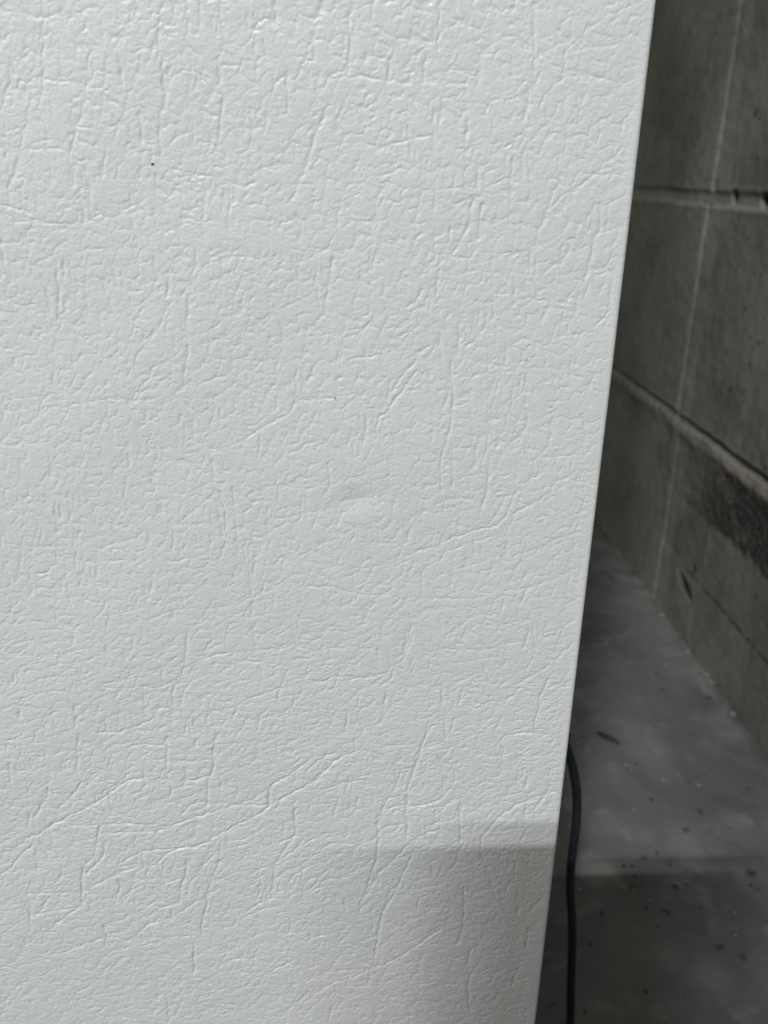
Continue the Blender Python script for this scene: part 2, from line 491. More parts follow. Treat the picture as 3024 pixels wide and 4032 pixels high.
# pairs and triples of parallel upright creases, combs of short cross cracks
for _ in range(70):
    x = random.uniform(gx0 + 8, gx1 - 6); y = random.uniform(-250, 40); L = random.uniform(6, 14); a = R_(random.gauss(-91, 5))
    for k in range(random.choice((2, 2, 3))):
        carve(wander(x + k * random.uniform(1.3, 2.2), y - random.uniform(0, 3), a, L * random.uniform(.7, 1), .05), .45, random.uniform(.12, .2), .12)
for _ in range(60):
    x = random.uniform(gx0 + 8, gx1 - 8); y = random.uniform(gy0 + 10, 40)
    for k in range(random.randint(3, 7)):
        carve(wander(x + random.gauss(0, .6), y - k * random.uniform(1.1, 1.7), R_(random.gauss(3, 7)), random.uniform(2, 4.5), .2), .30, random.uniform(.07, .13), .15)

# principal veins of the pressed pattern, read on a 3024-wide picture plane and laid out on the sheet in mm
VEINS = [
 # (offset u, offset v), list of (strength, points in tile units of 0.7836)
 ((0, 0), [
  (1.3, [(215,80),(218,250),(215,400),(205,500)]), (1.2, [(450,260),(440,380),(425,520),(395,620),(370,700),(355,760),(350,830)]),
  (1.0, [(50,465),(110,410),(200,395),(330,405),(430,410)]), (1.3, [(140,540),(125,650),(100,750),(75,860),(50,940),(40,1000)]),
  (1.2, [(600,300),(610,350),(620,440)]), (1.4, [(800,130),(790,200),(815,300),(820,420),(835,500),(800,590),(805,720)]),
  (1.5, [(1095,280),(1105,400),(1125,480),(1112,580),(1100,720)]), (1.5, [(700,560),(705,620),(715,730)]),
  (1.3, [(1060,660),(1060,740)]), (1.3, [(865,0),(880,90)]), (1.3, [(1000,10),(1010,150)]), (1.2, [(945,90),(950,170)]),
  (1.3, [(1375,0),(1395,140)]), (1.0, [(510,60),(515,170)]), (1.2, [(655,40),(660,130)]),
  (1.3, [(1440,340),(1445,560)]), (1.1, [(1650,560),(1600,660),(1560,750),(1530,850),(1490,960),(1460,1010)]),
  (.9, [(840,750),(880,700),(930,665)]), (1.0, [(850,840),(920,870),(1030,885),(1140,915),(1230,945),(1290,910)]),
  (.9, [(860,900),(950,880),(1040,935),(1150,950)]), (.9, [(860,970),(940,965),(985,930)]),
  (1.1, [(1155,950),(1150,1060),(1155,1160)]), (1.2, [(1035,950),(1020,1050),(1025,1180),(1030,1200)]),
  (.9, [(1300,850),(1400,835),(1480,820)]), (.9, [(1300,770),(1400,760),(1500,745),(1560,735)]),
  (1.1, [(460,1100),(440,900),(430,820)]), (.9, [(0,1030),(90,1050),(165,1070)]), (1.2, [(190,960),(180,1080)]),
  (.9, [(60,1120),(180,1110),(290,1130),(400,1120)]), (.9, [(140,1190),(230,1190),(290,1150)]), (.9, [(310,1190),(380,1145)]),
  (.9, [(430,1120),(500,1080),(570,1100),(630,1050),(740,990)]), (1.2, [(790,860),(780,960)]), (1.3, [(770,1040),(785,1130)]),
  (.8, [(0,1310),(100,1320),(170,1330),(260,1280),(300,1215),(350,1220)]), (1.5, [(285,1310),(295,1480),(290,1620)]),
  (1.4, [(320,1300),(325,1400)]), (1.2, [(200,1370),(235,1450),(255,1580)]), (1.3, [(770,1290),(790,1430)]), (1.2, [(855,1350),(840,1500)]),
  (1.2, [(985,1240),(985,1330),(950,1430),(900,1500)]), (1.2, [(945,1480),(940,1600),(945,1787)]), (.9, [(1190,1270),(1210,1240),(1160,1275)]),
  (.9, [(870,1310),(920,1260),(960,1220)]), (1.0, [(1000,1420),(1100,1400),(1190,1345),(1200,1290)]), (1.0, [(1010,1350),(1100,1300),(1200,1290),(1300,1300),(1400,1280)]),
  (.9, [(990,1685),(1080,1640),(1130,1600),(1210,1560),(1290,1480)]), (.9, [(1140,1635),(1130,1700),(1010,1730)]),
  (1.0, [(700,1780),(760,1700),(800,1640),(840,1560)]), (1.0, [(690,1590),(760,1490),(810,1430)]), (.8, [(0,1590),(60,1590),(110,1540),(180,1525)]),
  (1.0, [(1140,1560),(1180,1480),(1230,1380)]), (.8, [(1190,1650),(1280,1640),(1380,1560),(1530,1500)]), (.8, [(1040,800),(1100,740)]),
  (.9,[(100,750),(200,745),(340,750)]), (.9,[(640,690),(720,715),(790,700)]), (.8,[(480,610),(560,640),(620,600)]), (.8,[(1110,325),(1220,345),(1290,360)]),
  (.8,[(1120,580),(1230,590)]), (.9,[(1230,600),(1225,680)]), (.8,[(1220,540),(1240,610)]), (1.0,[(1340,560),(1335,680)])]),
 ((1200, 0), [
  (1.3, [(240,0),(235,60),(215,80),(235,200),(220,370)]), (1.3, [(670,0),(680,160),(665,210),(680,260)]), (1.0, [(520,30),(650,70)]),
  (.9, [(280,100),(350,130),(440,180),(560,200),(660,215)]), (1.2, [(1150,60),(1155,160),(1150,300),(1155,380)]), (.9, [(1110,30),(1090,130)]),
  (1.1, [(460,220),(440,290),(420,360),(410,440)]), (1.2, [(615,270),(600,330),(595,410)]), (1.0, [(70,450),(120,400),(200,380),(300,385),(410,400),(500,420),(540,400)]),
  (1.0, [(380,500),(320,530),(300,560)]), (1.1, [(120,510),(90,590),(50,680),(25,780),(0,860)]), (1.0, [(150,690),(190,610),(240,590)]),
  (.9, [(60,715),(150,720),(280,710),(370,745),(470,720),(560,690),(700,690)]), (1.3, [(650,560),(645,680),(655,760)]), (1.3, [(820,590),(815,700)]),
  (1.3, [(1120,420),(1110,520),(1100,630)]), (1.2, [(1130,430),(1125,560)]), (1.0, [(1310,380),(1250,430),(1200,480),(1180,560)]),
  (.9, [(1165,260),(1240,320),(1320,360),(1430,380),(1520,400),(1620,425)]), (.9, [(660,370),(740,350),(870,370),(870,450)]),
  (1.0, [(1330,590),(1310,650)]), (1.2, [(1240,640),(1200,720),(1170,800)]), (1.0, [(1130,710),(1190,650),(1230,610)]), (.9, [(1250,700),(1300,700),(1380,670),(1450,710),(1430,750),(1350,730)]),
  (1.4, [(1050,780),(1040,870),(1030,960),(1040,1040)]), (1.0, [(890,970),(950,920),(1030,890),(1060,830)]), (1.0, [(1060,710),(1010,740),(980,790)]),
  (.9, [(380,885),(470,850),(560,840),(640,870)]), (.9, [(210,950),(230,930),(290,910),(360,945)]), (1.0, [(560,1010),(600,960),(640,955),(740,940),(850,945)]),
  (.9, [(700,1000),(760,1025),(810,1010),(870,970)]), (1.2, [(870,830),(875,960)]), (1.4, [(850,990),(830,1100),(810,1160),(770,1230),(730,1290)]), (1.4, [(900,1010),(880,1100),(870,1220)]),
  (1.2, [(740,1130),(720,1220),(650,1225)]), (.9, [(650,990),(655,1080)]), (.8, [(570,1110),(600,1170),(560,1200),(630,1250)]), (.9, [(720,1290),(840,1300),(860,1230)]),
  (1.0, [(1180,1000),(1120,1080)]), (1.2, [(1600,880),(1520,875),(1450,880),(1380,930),(1320,970),(1270,1000),(1210,1080),(1180,1140),(1160,1220),(1120,1270)]),
  (1.4, [(1490,1010),(1480,1150),(1450,1240),(1430,1310),(1410,1410)]), (.9, [(1310,1210),(1400,1200),(1470,1175),(1590,1140)]), (1.0, [(1480,830),(1540,800),(1590,750)]),
  (.9, [(880,1270),(980,1275),(1090,1265)]), (1.1, [(940,1290),(945,1460)]), (.9, [(950,1475),(1040,1480)]), (1.1, [(1050,1390),(1055,1500)]),
  (.9, [(760,1390),(820,1360),(940,1365)]), (1.2, [(680,1340),(665,1420),(660,1490)]), (1.1, [(600,1440),(550,1520),(500,1550)]), (1.0, [(610,1370),(700,1310),(690,1280)]),
  (1.1, [(580,1620),(530,1680),(490,1710)]), (.8, [(400,1640),(480,1650),(560,1600)]), (1.3, [(145,1290),(125,1400),(110,1500),(95,1600)]), (1.2, [(50,1370),(70,1480),(75,1570)]),
  (1.1, [(1400,1340),(1530,1360)]), (.9, [(1440,1380),(1530,1370)]), (1.1, [(1560,1340),(1540,1440),(1535,1560),(1490,1610),(1450,1650)]), (1.1, [(1320,1600),(1325,1680)]),
  (1.1, [(910,1640),(860,1700),(810,1750)]), (1.2, [(800,1560),(775,1660),(770,1787)]), (1.2, [(870,1600),(860,1690)]), (.9, [(960,1600),(1000,1650),(1100,1660)]),
  (.8, [(0,1080),(90,1080),(190,1100)]), (.9, [(0,1300),(60,1280),(130,1250)]), (.8, [(0,1165),(150,1150)]),(.8,[(380,1215),(480,1240)]),
  (.9, [(140,1190),(220,1120),(240,1100)]), (.9, [(60,1690),(170,1670),(300,1650),(420,1540)]),(.8,[(1200,1550),(1300,1560),(1420,1590)]), (.9,[(1040,1530),(1120,1500),(1220,1510)]),
  (.8,[(720,130),(830,120)]), (.8,[(880,180),(900,220),(1000,190),(1050,180),(1140,240)]),(.8,[(1370,210),(1440,240),(1520,240),(1600,210)]),(.8,[(930,470),(1020,450)]),(.8,[(760,520),(880,510)])]),
 ((0, 1300), [
  (1.2, [(775,0),(740,60),(700,110),(640,245)]), (.9, [(430,60),(520,0)]), (1.0, [(0,555),(40,530),(60,500),(150,470),(190,430),(215,350),(250,320),(330,320)]),
  (1.3, [(105,370),(100,450),(80,490)]), (1.0, [(670,360),(730,310),(800,280)]), (1.0, [(200,385),(330,385),(440,360),(560,340),(660,355),(700,300),(750,240),(790,160)]),
  (1.2, [(945,30),(940,150),(920,240),(930,300)]), (.9, [(980,275),(1060,250),(1150,225)]), (1.2, [(1170,90),(1160,220)]), (.8, [(1170,155),(1250,155),(1340,150)]),
  (.9, [(1000,70),(1060,60),(1120,40)]), (1.1, [(1590,170),(1560,240),(1520,290),(1490,350),(1450,420),(1360,470),(1290,500),(1240,550),(1170,580),(1050,600)]),
  (1.2, [(1395,320),(1385,410)]), (1.2, [(1135,340),(1140,400)]), (1.3, [(550,430),(565,500),(580,550)]), (1.2, [(735,390),(740,460)]), (1.0, [(660,450),(620,490),(620,530)]),
  (1.2, [(970,440),(975,550)]), (.8, [(820,665),(880,655),(950,665),(1020,680),(1030,630)]), (1.3, [(760,710),(765,760),(780,810)]), (1.2, [(805,840),(815,940)]),
  (.9, [(860,820),(930,830),(990,800),(1040,770)]), (1.5, [(1085,850),(1110,960),(1120,1050)]), (1.4, [(1100,800),(1130,900),(1135,1020)]), (1.3, [(1165,780),(1180,870),(1190,1000),(1195,1090)]),
  (1.4, [(1515,830),(1515,930)]), (1.3, [(1345,950),(1350,1030)]), (.9, [(890,980),(940,940),(1000,890)]), (.9, [(840,980),(950,980),(1080,970)]),
  (1.5, [(275,850),(285,950),(290,1030)]), (1.4, [(300,870),(305,960)]), (1.0, [(500,1095),(570,1080),(640,1055),(700,1040),(715,1000)]), (.8, [(290,1055),(420,1050),(580,1030)]),
  (.8, [(10,1075),(100,1078),(180,1085),(270,1090),(350,1085)]), (1.3, [(105,1090),(105,1210)]), (1.3, [(290,1100),(280,1170),(240,1220),(170,1225)]),
  (1.3, [(870,1010),(865,1110)]), (1.2, [(925,1070),(925,1110)]), (1.3, [(985,1040),(985,1110)]), (1.1, [(860,1170),(950,1145),(1035,1130)]), (1.1, [(1060,1150),(1010,1210)]),
  (1.3, [(1060,1020),(1055,1100)]), (1.4, [(1130,1060),(1110,1140)]), (1.2, [(1300,1060),(1280,1180),(1270,1240)]), (1.0, [(1270,1040),(1340,1045)]),
  (.9, [(410,1290),(500,1270),(560,1290)]), (.8, [(330,1145),(470,1160),(600,1160),(680,1160)]), (1.5, [(305,1250),(310,1330)]), (1.4, [(340,1270),(345,1350)]), (1.2, [(155,1290),(160,1340)]),
  (1.2, [(405,1240),(400,1300)]), (.9, [(790,1240),(900,1210),(1080,1190)]), (.9, [(870,1285),(940,1280),(990,1250)]), (1.1, [(1210,1200),(1210,1240)]), (1.3, [(1325,1270),(1315,1330)]),
  (1.3, [(1345,1330),(1335,1410)]), (1.2, [(1255,1220),(1265,1330),(1270,1440)]), (.9, [(1190,1450),(1290,1440),(1380,1425)]), (.8, [(540,1350),(620,1410),(680,1380)]),
  (.9, [(730,1460),(790,1440),(900,1390)]), (1.3, [(945,1500),(935,1620),(925,1700),(900,1787)]), (1.1, [(990,1670),(950,1720)]), (1.1, [(1080,1550),(1040,1580),(1020,1640)]),
  (1.0, [(740,1710),(830,1690),(900,1640)]), (1.0, [(1015,1660),(1090,1630),(1180,1620),(1290,1610),(1440,1600)]), (1.2, [(525,1590),(530,1650)]), (1.2, [(135,1540),(145,1600)]), (1.2, [(365,1540),(370,1590)]),
  (.8, [(40,1480),(130,1465),(230,1470)]), (.8, [(490,1690),(600,1700),(700,1705)]), (.9, [(1180,1710),(1200,1660),(1300,1670),(1440,1690)]), (.9, [(500,1787),(620,1760),(750,1740)]),
  (1.1, [(1270,1480),(1285,1600)]), (1.0,[(1410,1800),(1450,1700)]), (.9,[(1300,790),(1400,780),(1500,790),(1580,800)]), (.9,[(1450,620),(1540,575),(1600,560)]), (.8,[(1480,350),(1560,350),(1640,348)]),
  (.9,[(1340,1000),(1350,940),(1420,945),(1500,930)])]),
 ((1200, 1300), [
  (1.0, [(520,30),(480,80),(410,120),(300,140),(200,150)]), (1.2, [(775,0),(772,140)]), (1.0, [(890,30),(850,60)]), (1.4, [(735,150),(740,260),(745,340),(740,430),(725,510),(700,590),(685,650),(680,760),(690,820)]),
  (1.2, [(745,560),(742,700),(745,800)]), (1.4, [(560,140),(530,190),(480,240),(430,320)]), (1.3, [(570,190),(520,270),(470,330),(420,400),(370,440),(355,500)]), (.9, [(500,280),(580,270),(650,265),(710,240)]),
  (.9, [(755,300),(810,260),(900,210),(960,185)]), (1.1, [(975,250),(960,320)]), (1.1, [(1050,290),(1040,340),(990,380)]), (.9, [(760,110),(860,160),(1000,180),(1120,190),(1250,190),(1400,240)]),
  (1.3, [(885,520),(860,600),(855,700)]), (1.4, [(930,630),(925,740),(915,820),(890,900)]), (.9, [(780,730),(840,690),(850,650)]), (.9, [(870,540),(960,490),(1000,480)]), (1.2, [(975,500),(965,600)]), (1.2, [(1125,430),(1110,500),(1060,560)]),
  (.9, [(530,630),(610,620),(680,625)]), (.9, [(100,745),(200,740),(300,740)]), (1.3, [(120,660),(125,780),(95,830)]), (.9, [(60,540),(130,580),(210,600)]), (1.2, [(310,430),(305,540),(290,590)]),
  (1.0, [(600,785),(640,780),(680,745)]), (.9, [(650,890),(700,850),(800,850),(880,850)]), (1.4, [(1080,790),(1050,840),(1030,900),(1000,950),(970,985),(900,1000),(850,1010),(790,1030),(740,1050),(680,1080),(620,1100),(540,1115)]),
  (1.2, [(1010,830),(980,900),(940,960)]), (1.1, [(1200,700),(1160,740),(1070,780)]), (1.1, [(1230,800),(1215,830),(1150,870),(1040,930)]), (1.1, [(1290,680),(1270,760),(1330,740)]), (.9, [(1335,660),(1340,760),(1440,765)]),
  (1.0, [(950,1040),(870,1060),(800,1080),(740,1110),(680,1120)]), (1.1, [(760,1050),(750,1100)]), (.9, [(580,1110),(500,1150),(430,1170),(330,1190),(260,1210),(210,1250)]), (.8, [(0,1160),(120,1180),(220,1215)]),
  (.8, [(230,1000),(340,990),(430,1010)]), (1.2, [(530,980),(520,1060),(490,1080)]), (.9, [(350,1075),(430,1070),(490,1085)]), (1.0, [(550,1250),(600,1220)]), (1.2, [(730,1210),(740,1290)]), (.9, [(600,1350),(680,1345),(780,1350),(900,1340)]),
  (.9, [(1040,1145),(1080,1120),(1180,1100)]), (1.1, [(1020,1060),(1010,1140)]), (.9, [(880,1220),(990,1190)]), (1.0, [(1000,1310),(1120,1300),(1240,1260),(1330,1220)]), (.9, [(0,1290),(120,1290),(220,1310),(330,1330),(400,1330),(450,1290)]),
  (1.3, [(535,1440),(530,1520),(510,1640)]), (1.2, [(510,1500),(505,1620),(490,1680)]), (1.1, [(970,1430),(890,1430),(820,1450),(780,1500),(720,1530),(680,1580),(650,1650)]), (.9, [(560,1450),(590,1400),(680,1390),(790,1400)]),
  (1.0, [(570,1620),(530,1690)]), (.9, [(680,1600),(780,1610),(900,1610),(1000,1580),(1100,1560),(1180,1540)]), (1.1, [(1350,1570),(1280,1640),(1200,1700),(1140,1740),(1060,1787)]), (1.0, [(1220,1460),(1200,1530)]), (1.1, [(810,1490),(790,1560)]),
  (.8, [(0,1630),(120,1600),(240,1590),(300,1600)]), (1.0, [(60,1780),(150,1740),(300,1750),(400,1730),(460,1690)]), (1.2, [(370,1600),(370,1680)]), (.9, [(590,1750),(700,1720),(800,1740)]), (1.0, [(330,1787),(400,1740),(470,1660)]),
  (1.1, [(0,270),(40,220),(60,170)]), (.9, [(0,345),(120,345),(200,330),(280,310)]),(.8,[(140,870),(200,860),(280,850)]),(.8,[(900,1490),(1000,1480),(1100,1450)]),(1.2,[(1400,430),(1410,530),(1380,620)]),(.9,[(1190,640),(1290,630),(1390,630),(1450,610)]),
  (.9,[(1270,400),(1180,450)]),(.9,[(1200,1050),(1300,1040),(1400,1010)]),(.8,[(1190,1530),(1280,1500),(1370,1450)])]),
 ((0, 2632), [
  (1.3, [(900,30),(880,80),(865,140)]), (1.1, [(990,0),(950,30)]), (1.0, [(500,95),(600,100),(720,95),(800,100),(870,70)]), (1.0, [(90,180),(120,150),(230,120)]), (1.2, [(100,210),(95,260)]), (1.0, [(240,245),(290,210)]),
  (1.3, [(370,180),(385,250),(380,300)]), (1.0, [(480,330),(600,320),(700,290),(760,260),(800,200),(860,205),(860,270),(960,250)]), (.9, [(990,250),(1040,220),(1140,210)]), (1.1, [(1180,250),(1190,190),(1250,150),(1350,120),(1430,90)]),
  (1.1, [(1350,200),(1300,240),(1290,320)]), (.9, [(640,400),(720,380),(830,390)]), (1.2, [(840,340),(835,450),(845,560)]), (.8, [(720,460),(830,460),(950,470),(1060,460)]), (1.4, [(1100,320),(1070,400),(1075,500),(1050,560),(1040,700)]),
  (1.2, [(50,470),(50,580)]), (1.2, [(165,460),(170,500)]), (.8, [(0,510),(100,515),(180,515)]), (1.3, [(490,520),(440,560),(390,600),(350,650),(300,690),(290,720)]), (1.5, [(740,545),(640,570),(560,620),(510,660),(440,700),(360,735),(280,780),(190,840),(130,860)]),
  (1.2, [(660,520),(590,580),(520,620)]), (1.2, [(240,590),(240,640),(200,700),(170,760)]), (1.1, [(0,930),(60,920),(110,880),(130,860)]), (1.3, [(170,890),(100,940),(60,1000),(0,1040)]), (1.1, [(180,900),(190,980)]),
  (1.0, [(340,790),(420,790),(500,790),(620,780),(720,785),(790,780)]), (1.1, [(500,840),(560,830),(660,820),(780,820)]), (1.3, [(790,820),(860,790),(940,760),(1020,740),(1100,715),(1170,690),(1250,690),(1360,690)]),
  (1.1, [(910,740),(950,690),(1010,660)]), (1.0, [(910,610),(930,570),(1000,560),(1060,540)]), (1.5, [(1659,490),(1590,560),(1520,600),(1450,640),(1360,690),(1300,740),(1230,770),(1170,800),(1110,830),(1060,860),(1000,890),(930,900),(850,920),(790,980)]),
  (1.2, [(1590,430),(1480,520),(1400,570),(1330,610),(1270,660),(1190,690)]), (1.3, [(1350,600),(1355,690)]), (1.2, [(500,790),(490,870),(470,950),(430,990)]), (1.2, [(530,870),(520,950),(470,1000),(430,1040)]),
  (1.3, [(1050,900),(960,900),(850,910),(780,910),(700,925),(640,960),(590,990)]), (1.1, [(800,990),(700,990),(620,1020),(560,1050),(500,1080),(440,1110)]), (1.0, [(740,1010),(735,1060),(660,1070)]), (1.5, [(420,1000),(410,1060),(415,1190)]),
  (.8, [(120,1130),(220,1130),(330,1125),(450,1120)]), (1.3, [(125,1180),(150,1240),(155,1310)]), (1.1, [(170,1250),(210,1210),(240,1160)]), (1.1, [(180,1240),(260,1215),(340,1210),(410,1195)]), (1.1, [(410,1200),(350,1230),(290,1280),(210,1350)]),
  (1.4, [(940,960),(930,1040),(905,1120),(900,1190)]), (1.2, [(950,1090),(1000,1020),(1050,960),(1110,900)]), (1.3, [(1110,960),(1070,1040),(1040,1130),(1040,1190),(1020,1270),(1010,1350)]), (1.0, [(610,1160),(660,1120),(710,1090)]),
  (1.0, [(850,1160),(800,1160),(700,1230)]), (1.3, [(1110,1100),(1040,1150),(980,1180),(920,1220),(850,1260),(780,1280),(740,1290),(690,1340),(640,1370)]), (1.1, [(890,1180),(820,1200),(760,1240),(700,1260)]), (.9, [(680,1355),(780,1355),(900,1350),(960,1350)]),
  (1.3, [(525,1290),(535,1350),(525,1400)]), (1.1, [(300,1440),(350,1420),(420,1390),(480,1370),(560,1330),(620,1320)]), (1.0, [(660,1400),(560,1420),(510,1460),(480,1510)]), (1.0, [(550,1490),(500,1550)]), (1.1, [(0,1720),(60,1690),(60,1680)]),
  (1.0, [(20,1680),(80,1600),(150,1560)]), (1.3, [(975,1380),(975,1540)]), (1.0, [(1090,1510),(1130,1480),(1230,1450)]), (1.0, [(1230,1370),(1160,1420),(1100,1440)]), (1.3, [(1480,700),(1485,830),(1440,900),(1380,980)]), (1.2, [(1540,850),(1480,920),(1400,970),(1370,990)]),
  (1.3, [(1380,980),(1375,1060),(1360,1160),(1290,1190),(1220,1240)]), (1.2, [(1659,880),(1580,940),(1500,1000),(1440,1010),(1380,1060)]), (1.0, [(1659,960),(1540,1000),(1450,1060)]), (1.0, [(1250,1040),(1330,1000),(1370,990)]), (1.0, [(1659,1000),(1560,1110),(1500,1130)]),
  (1.0, [(1310,1060),(1300,1140)]), (1.1, [(1460,1250),(1455,1330)]), (1.0, [(1230,1250),(1330,1210),(1430,1190)]), (1.0, [(1310,1560),(1400,1500),(1470,1480)]), (1.0, [(1400,1770),(1480,1690),(1560,1640)]), (1.0, [(330,1720),(290,1787)]),
  (1.0,[(915,1670),(880,1750)]),(1.0,[(840,1650),(850,1787)]),(.9,[(370,1590),(440,1570)]),(1.0,[(650,1100),(720,1060)]),(1.0,[(700,1400),(800,1370)]),(.9,[(860,280),(880,330)]),(.9,[(1640,1090),(1540,1130)]), (1.0,[(1150,870),(1230,860),(1330,800)])]),
 ((1200, 2632), [
  (1.2, [(450,0),(430,50),(380,90)]), (.9, [(0,60),(120,70),(230,60),(330,40),(400,30)]), (1.3, [(690,80),(690,180)]), (1.0, [(740,80),(820,50),(860,20)]), (1.0, [(1060,120),(1000,170),(900,180),(820,170)]), (1.1, [(1140,30),(1060,120)]),
  (1.2, [(1230,50),(1190,130),(1170,230),(1150,280)]), (1.2, [(410,130),(395,230)]), (1.0, [(250,230),(300,200),(350,180)]), (1.1, [(620,320),(660,280)]), (1.4, [(620,310),(590,380),(570,450),(540,530),(520,600),(510,700),(515,850)]),
  (1.2, [(590,420),(550,520),(535,570)]), (1.1, [(700,240),(710,360)]), (.9, [(760,370),(830,340),(920,320)]), (1.1, [(960,400),(1000,340),(1100,325),(1240,330)]), (.9, [(440,520),(540,500),(560,480)]), (.9, [(330,370),(420,390),(540,380)]),
  (1.5, [(220,420),(150,470),(100,520),(40,560),(0,590)]), (1.2, [(160,420),(90,450),(0,520)]), (1.1, [(170,640),(165,700)]), (1.1, [(265,640),(260,720)]), (1.3, [(390,700),(420,650),(480,640)]), (1.2, [(380,720),(440,700),(500,690),(600,690),(680,660),(740,600)]),
  (1.1, [(520,690),(600,710),(700,690),(790,650)]), (1.4, [(370,740),(370,850),(360,960),(330,1050),(300,1130)]), (1.0, [(0,960),(80,900),(160,880),(270,890),(350,860),(400,800),(500,780)]), (1.3, [(790,650),(780,750),(785,880)]), (1.4, [(885,920),(890,850),(940,790),(990,740),(1060,690),(1150,650),(1270,620)]),
  (1.0, [(640,780),(720,770),(790,740)]), (1.1, [(1050,690),(1160,660),(1170,690)]), (1.5, [(530,880),(470,940),(420,990),(370,1040),(330,1100),(310,1150)]), (1.3, [(540,940),(500,1020),(470,1090),(440,1150),(390,1230),(370,1330),(345,1500)]),
  (1.2, [(880,930),(920,1010),(940,1080),(960,1090)]), (1.1, [(900,1000),(930,1070),(960,1160)]), (1.1, [(530,870),(620,830),(700,800)]), (1.1, [(770,910),(760,980),(710,1040)]), (1.1, [(800,1100),(800,1230),(790,1330),(760,1390)]),
  (1.0, [(540,1110),(620,1100),(700,1080)]), (1.0, [(410,1140),(480,1080)]), (1.1, [(350,960),(300,1000),(220,1030)]), (1.0, [(0,1130),(60,1080),(130,1060),(220,1050)]), (1.2, [(340,1200),(345,1330)]), (1.1, [(0,1380),(60,1350),(110,1340)]),
  (1.4, [(700,1300),(640,1340),(560,1400),(480,1450),(400,1490),(330,1510),(250,1550),(150,1580),(60,1630),(0,1680)]), (1.0, [(0,1580),(100,1530),(190,1520),(320,1510)]), (1.2, [(850,1510),(820,1590),(825,1720)]), (1.1, [(1190,1160),(1150,1200),(1120,1240)]),
  (1.1, [(1080,1160),(1070,1240)]), (1.0, [(1130,930),(1120,1020)]), (1.1, [(880,1390),(830,1420),(820,1500)]), (1.1, [(1060,1530),(1040,1600)]), (.9, [(1230,270),(1260,230)]),(1.0,[(120,1780),(140,1660)]),(1.0,[(520,1690),(530,1787)]),
  (1.0,[(330,1530),(320,1600)]),(1.0,[(260,1440),(290,1480),(350,1500)]),(1.1,[(1130,1300),(1110,1420)]),(1.0,[(700,990),(660,1060)]),(.9,[(1120,920),(1240,920)])]),
]
K = 1300 / 1659
for (ou, ov), lst in VEINS:
    for (s_, pts) in lst:
        P3 = [on_y(ou + a * K, ov + b * K, PANEL_Y) for a, b in pts]
        P2 = [(p.x * 1000, (p.z - H) * 1000) for p in P3]
        dx = abs(P2[-1][0] - P2[0][0]); dy = abs(P2[-1][1] - P2[0][1])
        up = dy > 2.2 * dx
        carve(P2, (.46 if up else .36) * (.85 + .15 * s_), .19 * s_, .22 if up else .30, dmin=.5)
        branch(P2, .16)

def terrace(X, Y, s, k, seed, soft=.16):
    n = fbm(X, Y, s, seed, 3) * k; f = np.floor(n); return (f + sstep(.5 - soft, .5 + soft, n - f))


tx = GX + .5 * perlin(GX, GY, 1.3, 81); ty = GY + .5 * perlin(GX, GY, 1.3, 82)
sx_ = tx / (1 + .8 * low); sy_ = (ty - .25 * low * tx)
T = .085 * terrace(sx_, sy_ * 1.1, 9.0, 6, 83) + .055 * terrace(sx_ * 1.1, sy_ * 1.35, 4.2, 5, 87)
T += .035 * terrace(sx_, sy_ * 1.3, 2.2, 4, 91) * m2
def gblur(A, mm):
    k = int(3 * mm / ST); w_ = np.exp(-.5 * (np.arange(-k, k + 1) * ST / mm) ** 2); w_ /= w_.sum()
    B = np.pad(A, ((k, k), (0, 0)), 'edge'); B = sum(w_[i] * B[i:i + A.shape[0]] for i in range(2 * k + 1))
    B = np.pad(B, ((0, 0), (k, k)), 'edge'); return sum(w_[i] * B[:, i:i + A.shape[1]] for i in range(2 * k + 1))


Z = .10 * T - (.86 * G + .80 * gblur(G, .42)) * (1 + .75 * low) + .006 * perlin(GX, GY, 1.2, 71) * (1 + .8 * low) + .004 * perlin(GX, GY, .7, 72)
Z += .035 * perlin(GX, GY, 8, 73) * .5
Z += .34 * perlin(GX, GY, 45, 74)
dp = on_y(1400, 1960, PANEL_Y); du = GX - dp.x * 1000; dv = GY - (dp.z - H) * 1000 + 1.0 - .18 * du
Z -= .62 * np.exp(-((du / 9) ** 2 + (dv / 4.8) ** 2))
# the sheet runs smooth where it bends over the rear edge
fade = sstep(0, 3.5, gx1 - GX); Z *= .35 + .65 * fade
# outer parts of the sheet beyond the dense area
X3 = GX / 1000; Z3 = H + GY / 1000; Y3 = PANEL_Y - Z / 1000
# extend with a rounded rear fold (radius 1.2 mm) and a flange going back
r = .0016
fold = []
for a in np.linspace(0, 90, 8)[1:]:
    fold.append((X3[:, -1] + r * math.sin(R_(a)), Y3[:, -1] + r * (1 - math.cos(R_(a)))))
fold.append((X3[:, -1] + r, Y3[:, -1] + .018)); fold.append((X3[:, -1] + r - .001, Y3[:, -1] + .018)); 
FXs = np.stack([f[0] for f in fold], 1); FYs = np.stack([f[1] for f in fold], 1); FZs = np.repeat(Z3[:, :1], len(fold), 1)
Xa = np.concatenate([X3, FXs], 1); Ya = np.concatenate([Y3, FYs], 1); Za = np.concatenate([Z3, FZs], 1)
LEFT = EDGE_X - .62; TOP = 1.55
def pad(A, lo, hi, axis, add):
    pass
lx = np.array([LEFT, LEFT + .1, LEFT + .2, float(X3[0, 0]) - .01])
Xa = np.concatenate([np.repeat(lx[None], ny, 0), Xa], 1)
Ya = np.concatenate([np.full((ny, 4), PANEL_Y), Ya], 1)
Za = np.concatenate([np.repeat(Z3[:, :1], 4, 1), Za], 1)
